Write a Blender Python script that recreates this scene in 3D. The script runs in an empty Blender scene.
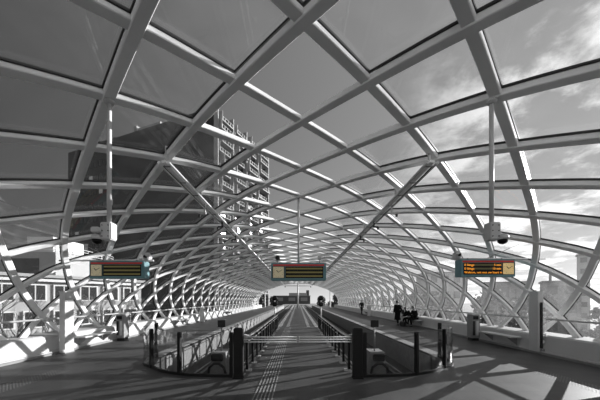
import bpy, bmesh, math, random
from mathutils import Vector, Matrix
random.seed(7)
S = bpy.context.scene
C = S.collection
PI = math.pi
V = Vector

# ------------------------------------------------------------------ materials
def nodes_of(m):
    m.use_nodes = True
    return m.node_tree.nodes, m.node_tree.links

def mat(name, col, rough=0.6, metal=0.0, var=0.08, scale=6.0, bump=0.0, emit=0.0, spec=0.5):
    """grey or coloured paint with a little procedural unevenness"""
    if not isinstance(col, (tuple, list)): col = (col, col, col)
    m = bpy.data.materials.new(name); N, L = nodes_of(m)
    b = N['Principled BSDF']
    b.inputs['Roughness'].default_value = rough
    b.inputs['Metallic'].default_value = metal
    b.inputs['Specular IOR Level'].default_value = spec
    tc = N.new('ShaderNodeTexCoord')
    no = N.new('ShaderNodeTexNoise'); no.inputs['Scale'].default_value = scale; no.inputs['Detail'].default_value = 5
    L.new(tc.outputs['Object'], no.inputs['Vector'])
    cr = N.new('ShaderNodeValToRGB')
    lo = [c*(1-var) for c in col]; hi = [min(1, c*(1+var)) for c in col]
    cr.color_ramp.elements[0].position = .3; cr.color_ramp.elements[1].position = .7
    cr.color_ramp.elements[0].color = (*lo, 1); cr.color_ramp.elements[1].color = (*hi, 1)
    L.new(no.outputs['Fac'], cr.inputs['Fac'])
    L.new(cr.outputs['Color'], b.inputs['Base Color'])
    if bump:
        bp = N.new('ShaderNodeBump'); bp.inputs['Strength'].default_value = bump; bp.inputs['Distance'].default_value = .01
        L.new(no.outputs['Fac'], bp.inputs['Height']); L.new(bp.outputs['Normal'], b.inputs['Normal'])
    if emit:
        L.new(cr.outputs['Color'], b.inputs['Emission Color']); b.inputs['Emission Strength'].default_value = emit
    return m

def glass_mat(name, tint, base=.04, edge=.6, power=4.0, rough=.02, dirt=0.0):
    m = bpy.data.materials.new(name); N, L = nodes_of(m)
    N.remove(N['Principled BSDF'])
    out = N['Material Output']
    t = N.new('ShaderNodeBsdfTransparent'); t.inputs['Color'].default_value = (tint, tint, tint, 1)
    g = N.new('ShaderNodeBsdfGlossy'); g.inputs['Roughness'].default_value = rough; g.inputs['Color'].default_value = (.9, .9, .9, 1)
    lw = N.new('ShaderNodeLayerWeight'); lw.inputs['Blend'].default_value = .5
    p = N.new('ShaderNodeMath'); p.operation = 'POWER'; p.inputs[1].default_value = power
    L.new(lw.outputs['Facing'], p.inputs[0])
    a = N.new('ShaderNodeMath'); a.operation = 'MULTIPLY_ADD'; a.inputs[1].default_value = edge; a.inputs[2].default_value = base
    L.new(p.outputs[0], a.inputs[0])
    mx = N.new('ShaderNodeMixShader')
    L.new(a.outputs[0], mx.inputs[0]); L.new(t.outputs[0], mx.inputs[1]); L.new(g.outputs[0], mx.inputs[2])
    if dirt:
        tl = N.new('ShaderNodeBsdfTranslucent'); tl.inputs['Color'].default_value = (.8, .8, .8, 1)
        tc = N.new('ShaderNodeTexCoord'); no = N.new('ShaderNodeTexNoise'); no.inputs['Scale'].default_value = 1.7; no.inputs['Detail'].default_value = 6
        L.new(tc.outputs['Object'], no.inputs['Vector'])
        dm = N.new('ShaderNodeMath'); dm.operation = 'MULTIPLY'; dm.inputs[1].default_value = dirt*2
        L.new(no.outputs['Fac'], dm.inputs[0])
        m2 = N.new('ShaderNodeMixShader'); L.new(dm.outputs[0], m2.inputs[0]); L.new(mx.outputs[0], m2.inputs[1]); L.new(tl.outputs[0], m2.inputs[2])
        mx = m2
    L.new(mx.outputs[0], out.inputs['Surface'])
    return m

def floor_mat(name, a, b, tile=(0.6, 0.6), joint=.5, rough=.55):
    m = bpy.data.materials.new(name); N, L = nodes_of(m)
    bs = N['Principled BSDF']; bs.inputs['Roughness'].default_value = rough; bs.inputs['Specular IOR Level'].default_value = .2
    tc = N.new('ShaderNodeTexCoord')
    br = N.new('ShaderNodeTexBrick'); br.offset = .5
    br.inputs['Scale'].default_value = 1; br.inputs['Brick Width'].default_value = tile[0]; br.inputs['Row Height'].default_value = tile[1]
    br.inputs['Mortar Size'].default_value = .006
    br.inputs['Color1'].default_value = (a, a, a, 1); br.inputs['Color2'].default_value = (b, b, b, 1)
    br.inputs['Mortar'].default_value = (a*joint, a*joint, a*joint, 1)
    L.new(tc.outputs['Object'], br.inputs['Vector'])
    no = N.new('ShaderNodeTexNoise'); no.inputs['Scale'].default_value = 1.3; no.inputs['Detail'].default_value = 8
    L.new(tc.outputs['Object'], no.inputs['Vector'])
    cr = N.new('ShaderNodeValToRGB')
    cr.color_ramp.elements[0].position = .3; cr.color_ramp.elements[1].position = .75
    cr.color_ramp.elements[0].color = (.75, .75, .75, 1); cr.color_ramp.elements[1].color = (1.15, 1.15, 1.15, 1)
    L.new(no.outputs['Fac'], cr.inputs['Fac'])
    mx = N.new('ShaderNodeMix'); mx.data_type = 'RGBA'; mx.blend_type = 'MULTIPLY'; mx.inputs['Factor'].default_value = 1
    L.new(br.outputs['Color'], mx.inputs['A']); L.new(cr.outputs['Color'], mx.inputs['B'])
    L.new(mx.outputs['Result'], bs.inputs['Base Color'])
    n2 = N.new('ShaderNodeTexNoise'); n2.inputs['Scale'].default_value = 90; n2.inputs['Detail'].default_value = 3
    L.new(tc.outputs['Object'], n2.inputs['Vector'])
    bp = N.new('ShaderNodeBump'); bp.inputs['Strength'].default_value = .25; bp.inputs['Distance'].default_value = .004
    L.new(n2.outputs['Fac'], bp.inputs['Height']); L.new(bp.outputs['Normal'], bs.inputs['Normal'])
    return m

M = dict(
    rib=mat('white_steel_paint', .72, .42, var=.05, scale=2),
    upstand=mat('white_upstand_paint', .78, .5, var=.04),
    gasket=mat('black_rubber', .012, .5),
    glass=glass_mat('roof_glass', .93, base=.03, edge=.30, dirt=.03),
    fence_glass=glass_mat('fence_glass', .90, base=.05, edge=.5, power=3),
    floor=floor_mat('dark_platform_paving', .064, .074, joint=.7),
    pit=mat('dark_ballast', .04, .95, var=.6, scale=30, bump=.8),
    coping=mat('pale_coping_stone', .30, .7, var=.15, scale=4),
    tread=mat('pale_tactile_paving', .20, .6, var=.1, scale=5),
    plinth=mat('white_plinth_paint', .42, .5, var=.05, scale=1.5),
    skirt=mat('grey_skirting', .18, .6),
    steel=mat('brushed_steel', .55, .3, metal=.85, var=.08, scale=20),
    rail=mat('rail_steel', .25, .35, metal=.9, var=.2, scale=12),
    white=mat('white_enamel', .46, .4, var=.03),
    bright=mat('bare_white_aluminium', .85, .35, var=.03),
    lightgrey=mat('light_grey_enamel', .45, .45, var=.05),
    midgrey=mat('mid_grey_metal', .20, .5, var=.1),
    black=mat('black_metal', .008, .5, var=.2, spec=.2),
    dark=mat('dark_grey_plastic', .02, .5, var=.2, spec=.2),
    blackglass=mat('black_screen', .005, .3, spec=.15),
    teal=mat('teal_enamel', (.085, .19, .21), .45, var=.06),
    red=mat('red_strip', (.48, .012, .010), .4, var=.08),
    cream=mat('cream_clock_face', (.80, .70, .46), .5, var=.05),
    creamlit=mat('cream_clock_face_backlit', (.62, .45, .20), .5, var=.05, emit=.35),
    olive=mat('olive_idle_led_row', (.17, .14, .035), .5, var=.15, scale=40, emit=.12),
    oliveoff=mat('olive_dim_led_row', (.10, .085, .02), .5, var=.15, scale=40),
    amber=mat('amber_led_text', (.95, .33, .02), .5, var=.05, emit=.9),
    concrete=mat('concrete', .17, .85, var=.15, scale=5, bump=.2),
    buffer=mat('buffer_concrete', .24, .8, var=.15, scale=5),
    coat=mat('black_wool_coat', .008, .95, var=.3, scale=40, spec=.05),
    trousers=mat('dark_trousers', .009, .95, var=.3, scale=40, spec=.05),
    jacket=mat('dark_grey_jacket', .012, .9, var=.3, scale=30, spec=.05),
    skin=mat('skin', .20, .55, var=.05),
    hair=mat('dark_hair', .015, .6, var=.3, scale=60),
    shoe=mat('black_shoe', .010, .4),
    tower=None, bark=mat('grey_bark', .10, .9, var=.3, scale=20),
    leaf=mat('dark_foliage', .05, .8, var=.4, scale=10),
    twig=mat('grey_twigs', .24, .9, var=.4, scale=10),  # lightened so the trees on the right look hazy
    facade=mat('white_facade', .30, .75, var=.05, scale=.4),
    facadegrey=mat('grey_facade', .5, .8, var=.1, scale=.3),  # lightened to carry the haze over the right-hand buildings
    balcony=mat('pale_balcony_concrete', .24, .8, var=.2, scale=.5),
    shade=mat('dark_facade_panel', .06, .7, var=.2, scale=.6),
    pane=mat('dark_window_glass', .03, .12),
    sill=mat('white_window_frame', .55, .5),
    ground=mat('ground_paving', .20, .9, var=.3, scale=.05),
    brick=mat('grey_brick', .32, .85, var=.2, scale=2),  # haze over the right-hand view is put into this paler tone
)
def tower_mat():
    m = bpy.data.materials.new('dark_ribbed_cladding'); N, L = nodes_of(m)
    b = N['Principled BSDF']; b.inputs['Roughness'].default_value = .7
    tc = N.new('ShaderNodeTexCoord')
    w = N.new('ShaderNodeTexWave'); w.wave_type = 'BANDS'; w.bands_direction = 'X'; w.inputs['Scale'].default_value = .55
    L.new(tc.outputs['Object'], w.inputs['Vector'])
    cr = N.new('ShaderNodeValToRGB')
    cr.color_ramp.elements[0].color = (.010, .010, .010, 1); cr.color_ramp.elements[1].color = (.022, .022, .022, 1)
    L.new(w.outputs['Fac'], cr.inputs['Fac']); L.new(cr.outputs['Color'], b.inputs['Base Color'])
    return m
M['tower'] = tower_mat()

# ------------------------------------------------------------------ mesh builder
class MB:
    def __init__(s): s.v = []; s.f = []; s.sm = []
    def add(s, vs, fs, smooth=False):
        o = len(s.v); s.v += [tuple(v) for v in vs]
        for f in fs: s.f.append(tuple(i+o for i in f)); s.sm.append(smooth)
        return s
    def box(s, c, d, rz=0.0, bev=0.0):
        """centre, full dimensions, turn about z, optional chamfer of all edges"""
        if bev:
            bm = bmesh.new(); bmesh.ops.create_cube(bm, size=1)
            for v in bm.verts: v.co = V((v.co.x*d[0], v.co.y*d[1], v.co.z*d[2]))
            bmesh.ops.bevel(bm, geom=bm.edges[:], offset=bev, segments=2, affect='EDGES')
            R = Matrix.Rotation(rz, 3, 'Z'); bm.verts.index_update()
            s.add([R @ v.co + V(c) for v in bm.verts], [[v.index for v in f.verts] for f in bm.faces]); bm.free(); return s
        R = Matrix.Rotation(rz, 3, 'Z'); vs = []
        for z in (-.5, .5):
            for x, y in ((-.5, -.5), (.5, -.5), (.5, .5), (-.5, .5)):
                vs.append(R @ V((x*d[0], y*d[1], z*d[2])) + V(c))
        return s.add(vs, [(3, 2, 1, 0), (4, 5, 6, 7), (0, 1, 5, 4), (1, 2, 6, 5), (2, 3, 7, 6), (3, 0, 4, 7)])
    def tube(s, pts, r, n=10, cap=True):
        pts = [V(p) for p in pts]; rs = r if isinstance(r, (list, tuple)) else [r]*len(pts)
        vs = []; up = None
        for i, p in enumerate(pts):
            t = (pts[min(i+1, len(pts)-1)] - pts[max(i-1, 0)]).normalized()
            if up is None:
                up = V((0, 0, 1)) if abs(t.z) < .9 else V((1, 0, 0))
            a = t.cross(up)
            if a.length < 1e-4: up = V((1, 0, 0)); a = t.cross(up)
            a.normalize(); b = a.cross(t).normalized(); up = b
            for k in range(n):
                q = 2*PI*k/n; vs.append(p + (a*math.cos(q) + b*math.sin(q))*rs[i])
        fs = [(i*n+k, i*n+(k+1) % n, (i+1)*n+(k+1) % n, (i+1)*n+k) for i in range(len(pts)-1) for k in range(n)]
        o = len(s.v); s.add(vs, fs, True)
        if cap:
            s.f.append(tuple(o+k for k in reversed(range(n)))); s.sm.append(False)
            s.f.append(tuple(o+(len(pts)-1)*n+k for k in range(n))); s.sm.append(False)
        return s
    def lathe(s, prof, c=(0, 0, 0), n=16, axis='Z'):
        vs = []
        for r, z in prof:
            for k in range(n):
                q = 2*PI*k/n; p = (r*math.cos(q), r*math.sin(q), z)
                if axis == 'Y': p = (p[0], p[2], p[1])
                if axis == 'X': p = (p[2], p[0], p[1])
                vs.append(V(p) + V(c))
        m = len(prof)
        fs = [(i*n+k, i*n+(k+1) % n, (i+1)*n+(k+1) % n, (i+1)*n+k) for i in range(m-1) for k in range(n)]
        fs += [tuple(reversed(range(n))), tuple((m-1)*n+k for k in range(n))]
        return s.add(vs, fs, True)
    def prism(s, poly, z0, z1):
        n = len(poly)
        vs = [(x, y, z0) for x, y in poly] + [(x, y, z1) for x, y in poly]
        return s.add(vs, [tuple(reversed(range(n))), tuple(range(n, 2*n))] + [(i, (i+1) % n, n+(i+1) % n, n+i) for i in range(n)])
    def sweep(s, frames, sect):
        """frames: list of (point, a, b); sect: closed list of (u, v) in that frame"""
        n = len(sect); vs = [p + a*u + b*w for p, a, b in frames for u, w in sect]
        fs = [(i*n+k, i*n+(k+1) % n, (i+1)*n+(k+1) % n, (i+1)*n+k) for i in range(len(frames)-1) for k in range(n)]
        fs += [tuple(reversed(range(n))), tuple((len(frames)-1)*n+k for k in range(n))]
        return s.add(vs, fs)
    def build(s, name, m, parent=None, label=None, loc=(0, 0, 0), rz=0.0):
        me = bpy.data.meshes.new(name); me.from_pydata(s.v, [], s.f)
        bm = bmesh.new(); bm.from_mesh(me)
        big = [f for f in bm.faces if len(f.verts) > 20]
        if big: bmesh.ops.triangulate(bm, faces=big)
        bmesh.ops.recalc_face_normals(bm, faces=bm.faces); bm.to_mesh(me); bm.free()
        if not big:
            for p, q in zip(me.polygons, s.sm): p.use_smooth = q
        me.materials.append(m)
        o = bpy.data.objects.new(name, me); C.objects.link(o)
        if parent: o.parent = parent
        o.location = loc; o.rotation_euler = (0, 0, rz)
        if label: o['label'] = label
        return o

def tag(o, label, cat, group=None):
    o['label'] = label; o['category'] = cat
    if group: o['group'] = group
    return o
def thing(name, label, cat, loc=(0, 0, 0), rz=0.0, group=None):
    o = bpy.data.objects.new(name, None); C.objects.link(o)
    o.location = loc; o.rotation_euler = (0, 0, rz); o.empty_display_size = .2
    return tag(o, label, cat, group)
def struct(o, label=None):
    o['kind'] = 'structure'
    if label: o['label'] = label
    return o
def kids(o): return [c for c in C.objects if c.parent is o]
def dup(root, loc, rz=0.0, label=None, sx=None):
    def rec(o, par):
        c = o.copy(); C.objects.link(c)
        if par: c.parent = par
        for k in kids(o): rec(k, c)
        return c
    r = rec(root, None); r.location = loc; r.rotation_euler = (0, 0, rz)
    if label: r['label'] = label
    return r
def text_mesh(name, body, size, m, parent, loc, rot=(PI/2, 0, 0), align='LEFT', sx=1.0, label=None):
    cu = bpy.data.curves.new(name, 'FONT'); cu.body = body; cu.size = size; cu.extrude = .002; cu.align_x = align; cu.space_character = 1.05
    t = bpy.data.objects.new(name+'_curve', cu); C.objects.link(t)
    dg = bpy.context.evaluated_depsgraph_get(); dg.update()
    me = bpy.data.meshes.new_from_object(t.evaluated_get(dg)); bpy.data.objects.remove(t)
    me.materials.clear(); me.materials.append(m)
    for v in me.vertices: v.co.x *= sx
    o = bpy.data.objects.new(name, me); C.objects.link(o); o.parent = parent; o.location = loc; o.rotation_euler = rot
    if label: o['label'] = label
    return o

# ------------------------------------------------------------------ camera
CH = 1.90; F = 290.0
cam = bpy.data.cameras.new('camera'); co = bpy.data.objects.new('camera', cam); C.objects.link(co)
co.location = (0, 0, CH); co.rotation_euler = (PI/2, 0, 0)
cam.sensor_fit = 'HORIZONTAL'; cam.sensor_width = 36; cam.lens = F*36/600
cam.shift_x = 2/600; cam.shift_y = 99.5/600; cam.clip_start = .05; cam.clip_end = 2000
S.camera = co
def px(p):
    return 298 + F*p[0]/p[1], 299.5 - F*(p[2]-CH)/p[1]

# ------------------------------------------------------------------ vault profile
STEP = 1.09
VX = .07            # the vault's axis lies a little right of the camera
PITCH = F/136.0
Y_NEAR, Y_FAR = -7.0, 65.0
_pr = [(0, 5.63), (1.10, 5.615), (2.18, 5.54), (3.25, 5.37), (4.34, 5.09), (5.42, 4.73), (6.48, 4.31), (7.44, 3.80), (8.24, 3.20), (8.84, 2.34), (9.12, 1.37), (9.02, .40), (8.75, -.50)]
_pts = [V((-x, z)) for x, z in reversed(_pr[1:])] + [V(p) for p in _pr]
def _cr(a, b, c, d, t):
    return .5*((2*b) + (c-a)*t + (2*a-5*b+4*c-d)*t*t + (3*b-a-3*c+d)*t**3)
def prof(r):
    """row coordinate -> (x, z) and outward normal (x, z)"""
    def at(u):
        u = max(0.0001, min(len(_pts)-1.0001, u)); i = int(u); t = u-i
        g = lambda k: _pts[max(0, min(len(_pts)-1, k))]
        return _cr(g(i-1), g(i), g(i+1), g(i+2), t)
    u = r + 12; t = (at(u+.02)-at(u-.02)).normalized(); n = V((-t.y, t.x))
    return at(u) - n*.115 + V((VX, -.035)), n
def surf(r, y, off=0.0):
    p, n = prof(r); return V((p.x+n.x*off, y, p.y+n.y*off))
RMAX = 10.78

ceiling = bpy.data.objects.new('ceiling', None); C.objects.link(ceiling); struct(ceiling, 'vaulted roof of crossing white steel ribs and glass over the platforms')
def rib(sign, k):
    y0 = PITCH*(1.77+k)
    n = 96; fr = []; 
    for i in range(n+1):
        r = -RMAX + 2*RMAX*i/n; y = y0 + sign*r*PITCH/2
        if y < Y_NEAR or y > Y_FAR: continue
        p, nn = prof(r); N = V((nn.x, 0, nn.y))
        p2, _ = prof(r+.05); p1, _ = prof(r-.05)
        T = V((p2.x-p1.x, sign*PITCH*.05, p2.y-p1.y)).normalized()
        B = T.cross(N).normalized()
        fr.append((V((p.x, y, p.y)), B, N))
    if len(fr) < 5: return
    w = .088; lo = 0.0 if sign < 0 else .02
    b = MB(); c = .012
    b.sweep(fr, [(-w+c, lo), (w-c, lo), (w, lo+c), (w, .095), (-w, .095), (-w, lo+c)])
    for part in ([f for f in fr if f[0].x < -1.0+VX], [f for f in fr if f[0].x > 1.0+VX]):
        if len(part) > 1: b.sweep(part, [(-.06, .09), (.06, .09), (.06, .140), (-.06, .140)])
    o = b.build('rib', M['rib'], ceiling)
ks = int((Y_FAR-Y_NEAR)/PITCH)+2
for k in range(-12, 46):
    y0 = PITCH*(1.77+k)
    for sgn in (-1, 1):
        ya, yb = y0-RMAX*PITCH/2, y0+RMAX*PITCH/2
        if yb < Y_NEAR+4 or ya > Y_FAR-3: continue
        rib(sgn, k)
# end arch rings
for yy in (Y_FAR,):
    fr = []
    for i in range(97):
        r = -RMAX + 2*RMAX*i/96; p, nn = prof(r); fr.append((V((p.x, yy, p.y)), V((0, 1, 0)), V((nn.x, 0, nn.y))))
    MB().sweep(fr, [(-.15, -.05), (.15, -.05), (.15, .33), (-.15, .33)]).build('end_arch', M['rib'], ceiling)

# glazing
panes = []
for r in range(-10, 11):
    for m in range(-20, 62):
        if (r+m) % 2 == 0: continue
        y = PITCH*(1.77+m/2)
        if y-PITCH/2 < Y_NEAR-.1 or y+PITCH/2 > Y_FAR+.1: continue
        if abs(r) <= 1 and y > PITCH*1.9: continue          # the strip along the ridge is open
        panes.append((r, y))
def pane_mesh(b, r, y):
    g = .955
    def pt(u, w, off):   # u,w in -1..1 along the two diagonals
        rr = r + (u-w)*.5*g; yy = y + (u+w)*.25*PITCH*g
        return surf(rr, yy, off)
    n = 3; vs = []
    for off in (.148, .162):
        for i in range(n+1):
            for j in range(n+1): vs.append(pt(-1+2*i/n, -1+2*j/n, off))
    q = n+1; fs = []
    for o in (0, q*q):
        for i in range(n):
            for j in range(n): fs.append((o+i*q+j, o+(i+1)*q+j, o+(i+1)*q+j+1, o+i*q+j+1))
    e = [i*q for i in range(n)] + [n*q+j for j in range(n)] + [i*q+n for i in range(n, 0, -1)] + [j for j in range(n, 0, -1)]
    for a, c in zip(e, e[1:]+e[:1]): fs.append((a, c, c+q*q, a+q*q))
    b.add(vs, fs)
def gasket_mesh(b, r, y):
    def pt(u, w, g, off):
        return surf(r + (u-w)*.5*g, y + (u+w)*.25*PITCH*g, off)
    ring = [(-1+2*i/3, -1) for i in range(3)] + [(1, -1+2*i/3) for i in range(3)] + [(1-2*i/3, 1) for i in range(3)] + [(-1, 1-2*i/3) for i in range(3)]
    n = len(ring); vs = []
    for g, off in ((.912, .128), (.882, .128), (.882, .166), (.912, .166)):
        vs += [pt(u, w, g, off) for u, w in ring]
    b.add(vs, [(k*n+i, k*n+(i+1) % n, (k+1) % 4*n+(i+1) % n, (k+1) % 4*n+i) for k in range(4) for i in range(n)])
def shown(r, y):
    cs = [surf(r-1, y), surf(r, y-PITCH/2), surf(r+1, y), surf(r, y+PITCH/2)]
    if min(c.y for c in cs) < 1: return 0
    ps = [px(c) for c in cs]; cx = sum(p[0] for p in ps)/4; cy = sum(p[1] for p in ps)/4
    if not (-20 < cx < 620 and -20 < cy < 420): return 0
    return abs(sum(ps[i][0]*ps[(i+1) % 4][1]-ps[(i+1) % 4][0]*ps[i][1] for i in range(4)))/2
panes.sort(key=lambda p: -shown(*p))
for r, y in panes[:100]:
    b = MB(); pane_mesh(b, r, y); o = b.build('glass_pane', M['glass'], ceiling)
    g = MB(); gasket_mesh(g, r, y); g.build('gasket', M['gasket'], o, label='black rubber gasket')
b = MB()
for r, y in panes[100:]: pane_mesh(b, r, y)
o = b.build('glass_panes', M['glass'], ceiling, label='smaller and distant glass panes of the roof'); o['kind'] = 'stuff'
b = MB()
for r, y in panes[100:]: gasket_mesh(b, r, y)
g = b.build('gaskets', M['gasket'], o, label='black gaskets of the smaller panes'); g['kind'] = 'stuff'

# ------------------------------------------------------------------ floor, pits, plinths
PIT_I, PIT_O = 1.45, 4.58
curve_r = [(1.63, 7.10), (2.2, 7.13), (2.87, 7.25), (3.5, 7.55), (4.0, 8.0), (4.42, 8.35), (4.64, 8.8), (4.64, 9.5)]
P_FAR = 95.0
inner = [(4.58, P_FAR), (4.58, 9.9)] + [(min(x, 4.57)-.03, y+.14) for x, y in reversed(curve_r)] + [(1.45, 7.22), (1.45, 88.0)]
poly = [(-8.75, -8), (8.75, -8), (8.75, P_FAR)] + inner + [(-x, y) for x, y in reversed(inner)] + [(-8.75, P_FAR)]
struct(MB().prism(poly, -1.15, 0).build('floor', M['floor']), 'dark paved platforms and concourse floor')
struct(MB().box((0, 78, -1.0), (9.3, 142.5, .1)).build('floor_trackbed', M['pit']), 'dark ballast in the track pits')
# pale copings and floor bands
n = 0
for sx in (-1, 1):
    struct(MB().box((sx*4.80, 52, .006), (.40, 84, .012)).build('trim_%d' % (n+1), M['coping'])); n += 1
    struct(MB().box((sx*1.30, 54, .006), (.26, 68, .012)).build('trim_%d' % (n+1), M['coping'])); n += 1
    struct(MB().box((sx*.72, 54, .005), (.22, 68, .010)).build('trim_%d' % (n+1), M['tread'])); n += 1
# ribbed guide strip in the middle
b = MB()
for i in range(6):
    x = -.86 + i*.072
    y = 2.6
    while y < 19:
        b.box((x, y+.29, .004), (.024, .585, .008)); y += .60
tag(b.build('tactile_guide_strip', M['tread']), 'pale ribbed tactile guide strip running under the low gate on centre platform', 'tactile paving')
for sx, side in ((-1, 'left'), (1, 'right')):
    b = MB()
    y = 1.5
    for i in range(84):
        for j in range(7):
            b.lathe([(.018, 0), (.014, .0025), (.006, .003)], (sx*(6.1+j*.075), y+i*.075, 0), n=6)
    o = b.build('tactile_studs', M['tread']); o['kind'] = 'stuff'; tag(o, 'strip of pale tactile studs on the %s side of the dark floor' % side, 'tactile paving')
# plinths
for sx, side in ((-1, 'left'), (1, 'right')):
    b = MB(); y = -8.0
    prf = [(8.46, 0), (8.46, .10), (8.52, .11), (8.62, .60), (8.68, .655), (9.30, .69), (9.30, -.3), (8.46, -.3)]
    while y < Y_FAR+2:
        y2 = y+3.2-.015
        b.add([(sx*x, yy, z) for yy in (y, y2) for x, z in prf],
              [tuple(range(8)), tuple(range(15, 7, -1))] + [(i, (i+1) % 8, 8+(i+1) % 8, 8+i) for i in range(8)])
        y += 3.2
    base = b.build('baseboard_%s' % side, M['plinth']); struct(base, 'low white panelled plinth along the %s side' % side)
    struct(MB().box((sx*8.42, 29, .035), (.07, 74, .07)).build('trim_%d' % (n+1), M['skirt'])); n += 1
    # handrail on brackets
    hr = thing('handrail', 'long grey tubular handrail along the %s glazing above the plinth' % side, 'handrail', (sx*8.66, 0, 0))
    MB().tube([(0, -7, 1.22), (0, 64, 1.22)], .034).build('rail', M['lightgrey'], hr)
    for k in range(32):
        y = PITCH*(1.77+k-2)
        bx, _ = prof(10)
        MB().tube([(0, y, 1.19), (sx*.10, y, 1.12), (sx*(bx.x-8.66+.02), y, 1.24)], .014, 6).build('bracket', M['lightgrey'], hr)

for sx in (-1, 1):
    struct(MB().box((sx*4.555, 52.5, -.56), (.05, 85, .98)).build('trim_%d' % (n+1), M['concrete']), 'concrete face of the platform edge'); n += 1
# rails in the pits
for sx, tr in ((-1, 'left'), (1, 'right')):
    for d, wh in ((-.75, 'left'), (.75, 'right')):
        x = sx*3.02 + d
        b = MB(); pr = [(-.07, -.95), (.07, -.95), (.07, -.93), (.015, -.90), (.015, -.84), (.035, -.82), (.035, -.78), (-.035, -.78), (-.035, -.82), (-.015, -.84), (-.015, -.90), (-.07, -.93)]
        b.add([(x+u, y, w) for y in (9.0, 148) for u, w in pr], [tuple(range(12)), tuple(range(23, 11, -1))] + [(i, (i+1) % 12, 12+(i+1) % 12, 12+i) for i in range(12)])
        tag(b.build('rail', M['rail']), '%s steel rail of the %s track' % (wh, tr), 'rail')

# ------------------------------------------------------------------ buffer stops
def buffer_stop(sx, side):
    t = thing('buffer_stop', 'grey buffer stop with small dark plate on a pole, %s track' % side, 'buffer stop', (sx*3.0, 10.9, -.95))
    b = MB()
    b.add([(-.32, 0, 0), (.32, 0, 0), (.32, 1.1, 0), (-.32, 1.1, 0), (-.27, .02, .86), (.27, .02, .86), (.27, .85, .86), (-.27, .85, .86)],
          [(3, 2, 1, 0), (4, 5, 6, 7), (0, 1, 5, 4), (1, 2, 6, 5), (2, 3, 7, 6), (3, 0, 4, 7)])
    b.build('block', M['buffer'], t)
    MB().box((sx*.02, -.07, .68), (.44, .14, .26), bev=.03).build('bumper', M['black'], t, 'black rubber bumper')
    hp = MB(); hp.tube([(-.30, -.2, .12), (-.26, -.25, .36), (-.08, -.28, .50), (.10, -.28, .50), (.28, -.25, .34), (.34, -.2, .10)], .05, 8)
    hp.build('hose', M['black'], t, 'black curved hose')
    MB().tube([(-sx*.05, .3, .86), (-sx*.05, .3, 1.82)], .025, 8).build('pole', M['midgrey'], t)
    MB().box((-sx*.05, .27, 1.92), (.30, .03, .27), bev=.008).build('sign_plate', M['dark'], t, 'dark square sign plate')
buffer_stop(-1, 'left'); buffer_stop(1, 'right')

# ------------------------------------------------------------------ glass barriers round the pits
def spline(pts, n=6):
    out = []
    P = [V(p) for p in pts]
    for i in range(len(P)-1):
        a = P[max(0, i-1)]; d = P[min(len(P)-1, i+2)]
        for k in range(n): out.append(_cr(a, P[i], P[i+1], d, k/n))
    return out + [P[-1]]
def barrier(sx, side):
    t = thing('glass_barrier', 'curved glass barrier with black posts closing off the %s track pit' % side, 'barrier', (sx*3.0, 7.2, 0))
    off = V((sx*3.0, 7.2))
    cv = [V((sx*p.x, p.y))-off for p in spline(curve_r)]
    def seg(i0, i1): return cv[i0:i1+1]
    for a, z in ((0, 7), (7, 13), (13, len(cv)-8), (len(cv)-8, len(cv)-1)):
        pass
    cuts = [0, 13, 25, len(cv)-1]
    for a, z in zip(cuts, cuts[1:]):
        pl = seg(a, z); fr = []
        for i, p in enumerate(pl):
            q = (pl[min(i+1, len(pl)-1)]-pl[max(0, i-1)]).normalized()
            fr.append((V((p.x, p.y, 0)), V((-q.y, q.x, 0)), V((0, 0, 1))))
        MB().sweep(fr, [(-.006, .06), (.006, .06), (.006, 1.10), (-.006, 1.10)]).build('glass_panel', M['fence_glass'], t, 'clear curved glass panel')
    fr = []
    for i, p in enumerate(cv):
        q = (cv[min(i+1, len(cv)-1)]-cv[max(0, i-1)]).normalized(); fr.append((V((p.x, p.y, 0)), V((-q.y, q.x, 0)), V((0, 0, 1))))
    MB().sweep(fr, [(-.03, 0), (.03, 0), (.03, .07), (-.03, .07)]).build('bottom_rail', M['black'], t)
    for i, h in ((0, 1.10), (13, 1.08), (25, 1.08), (len(cv)-1, 1.14)):
        p = cv[i]; q = (cv[min(i+1, len(cv)-1)]-cv[max(0, i-1)]); a = math.atan2(q.y, q.x)
        b = MB(); b.box((p.x, p.y, h/2), (.085, .10, h), rz=a, bev=.012)
        b.build('post', M['black'], t)
barrier(-1, 'left'); barrier(1, 'right')

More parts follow.
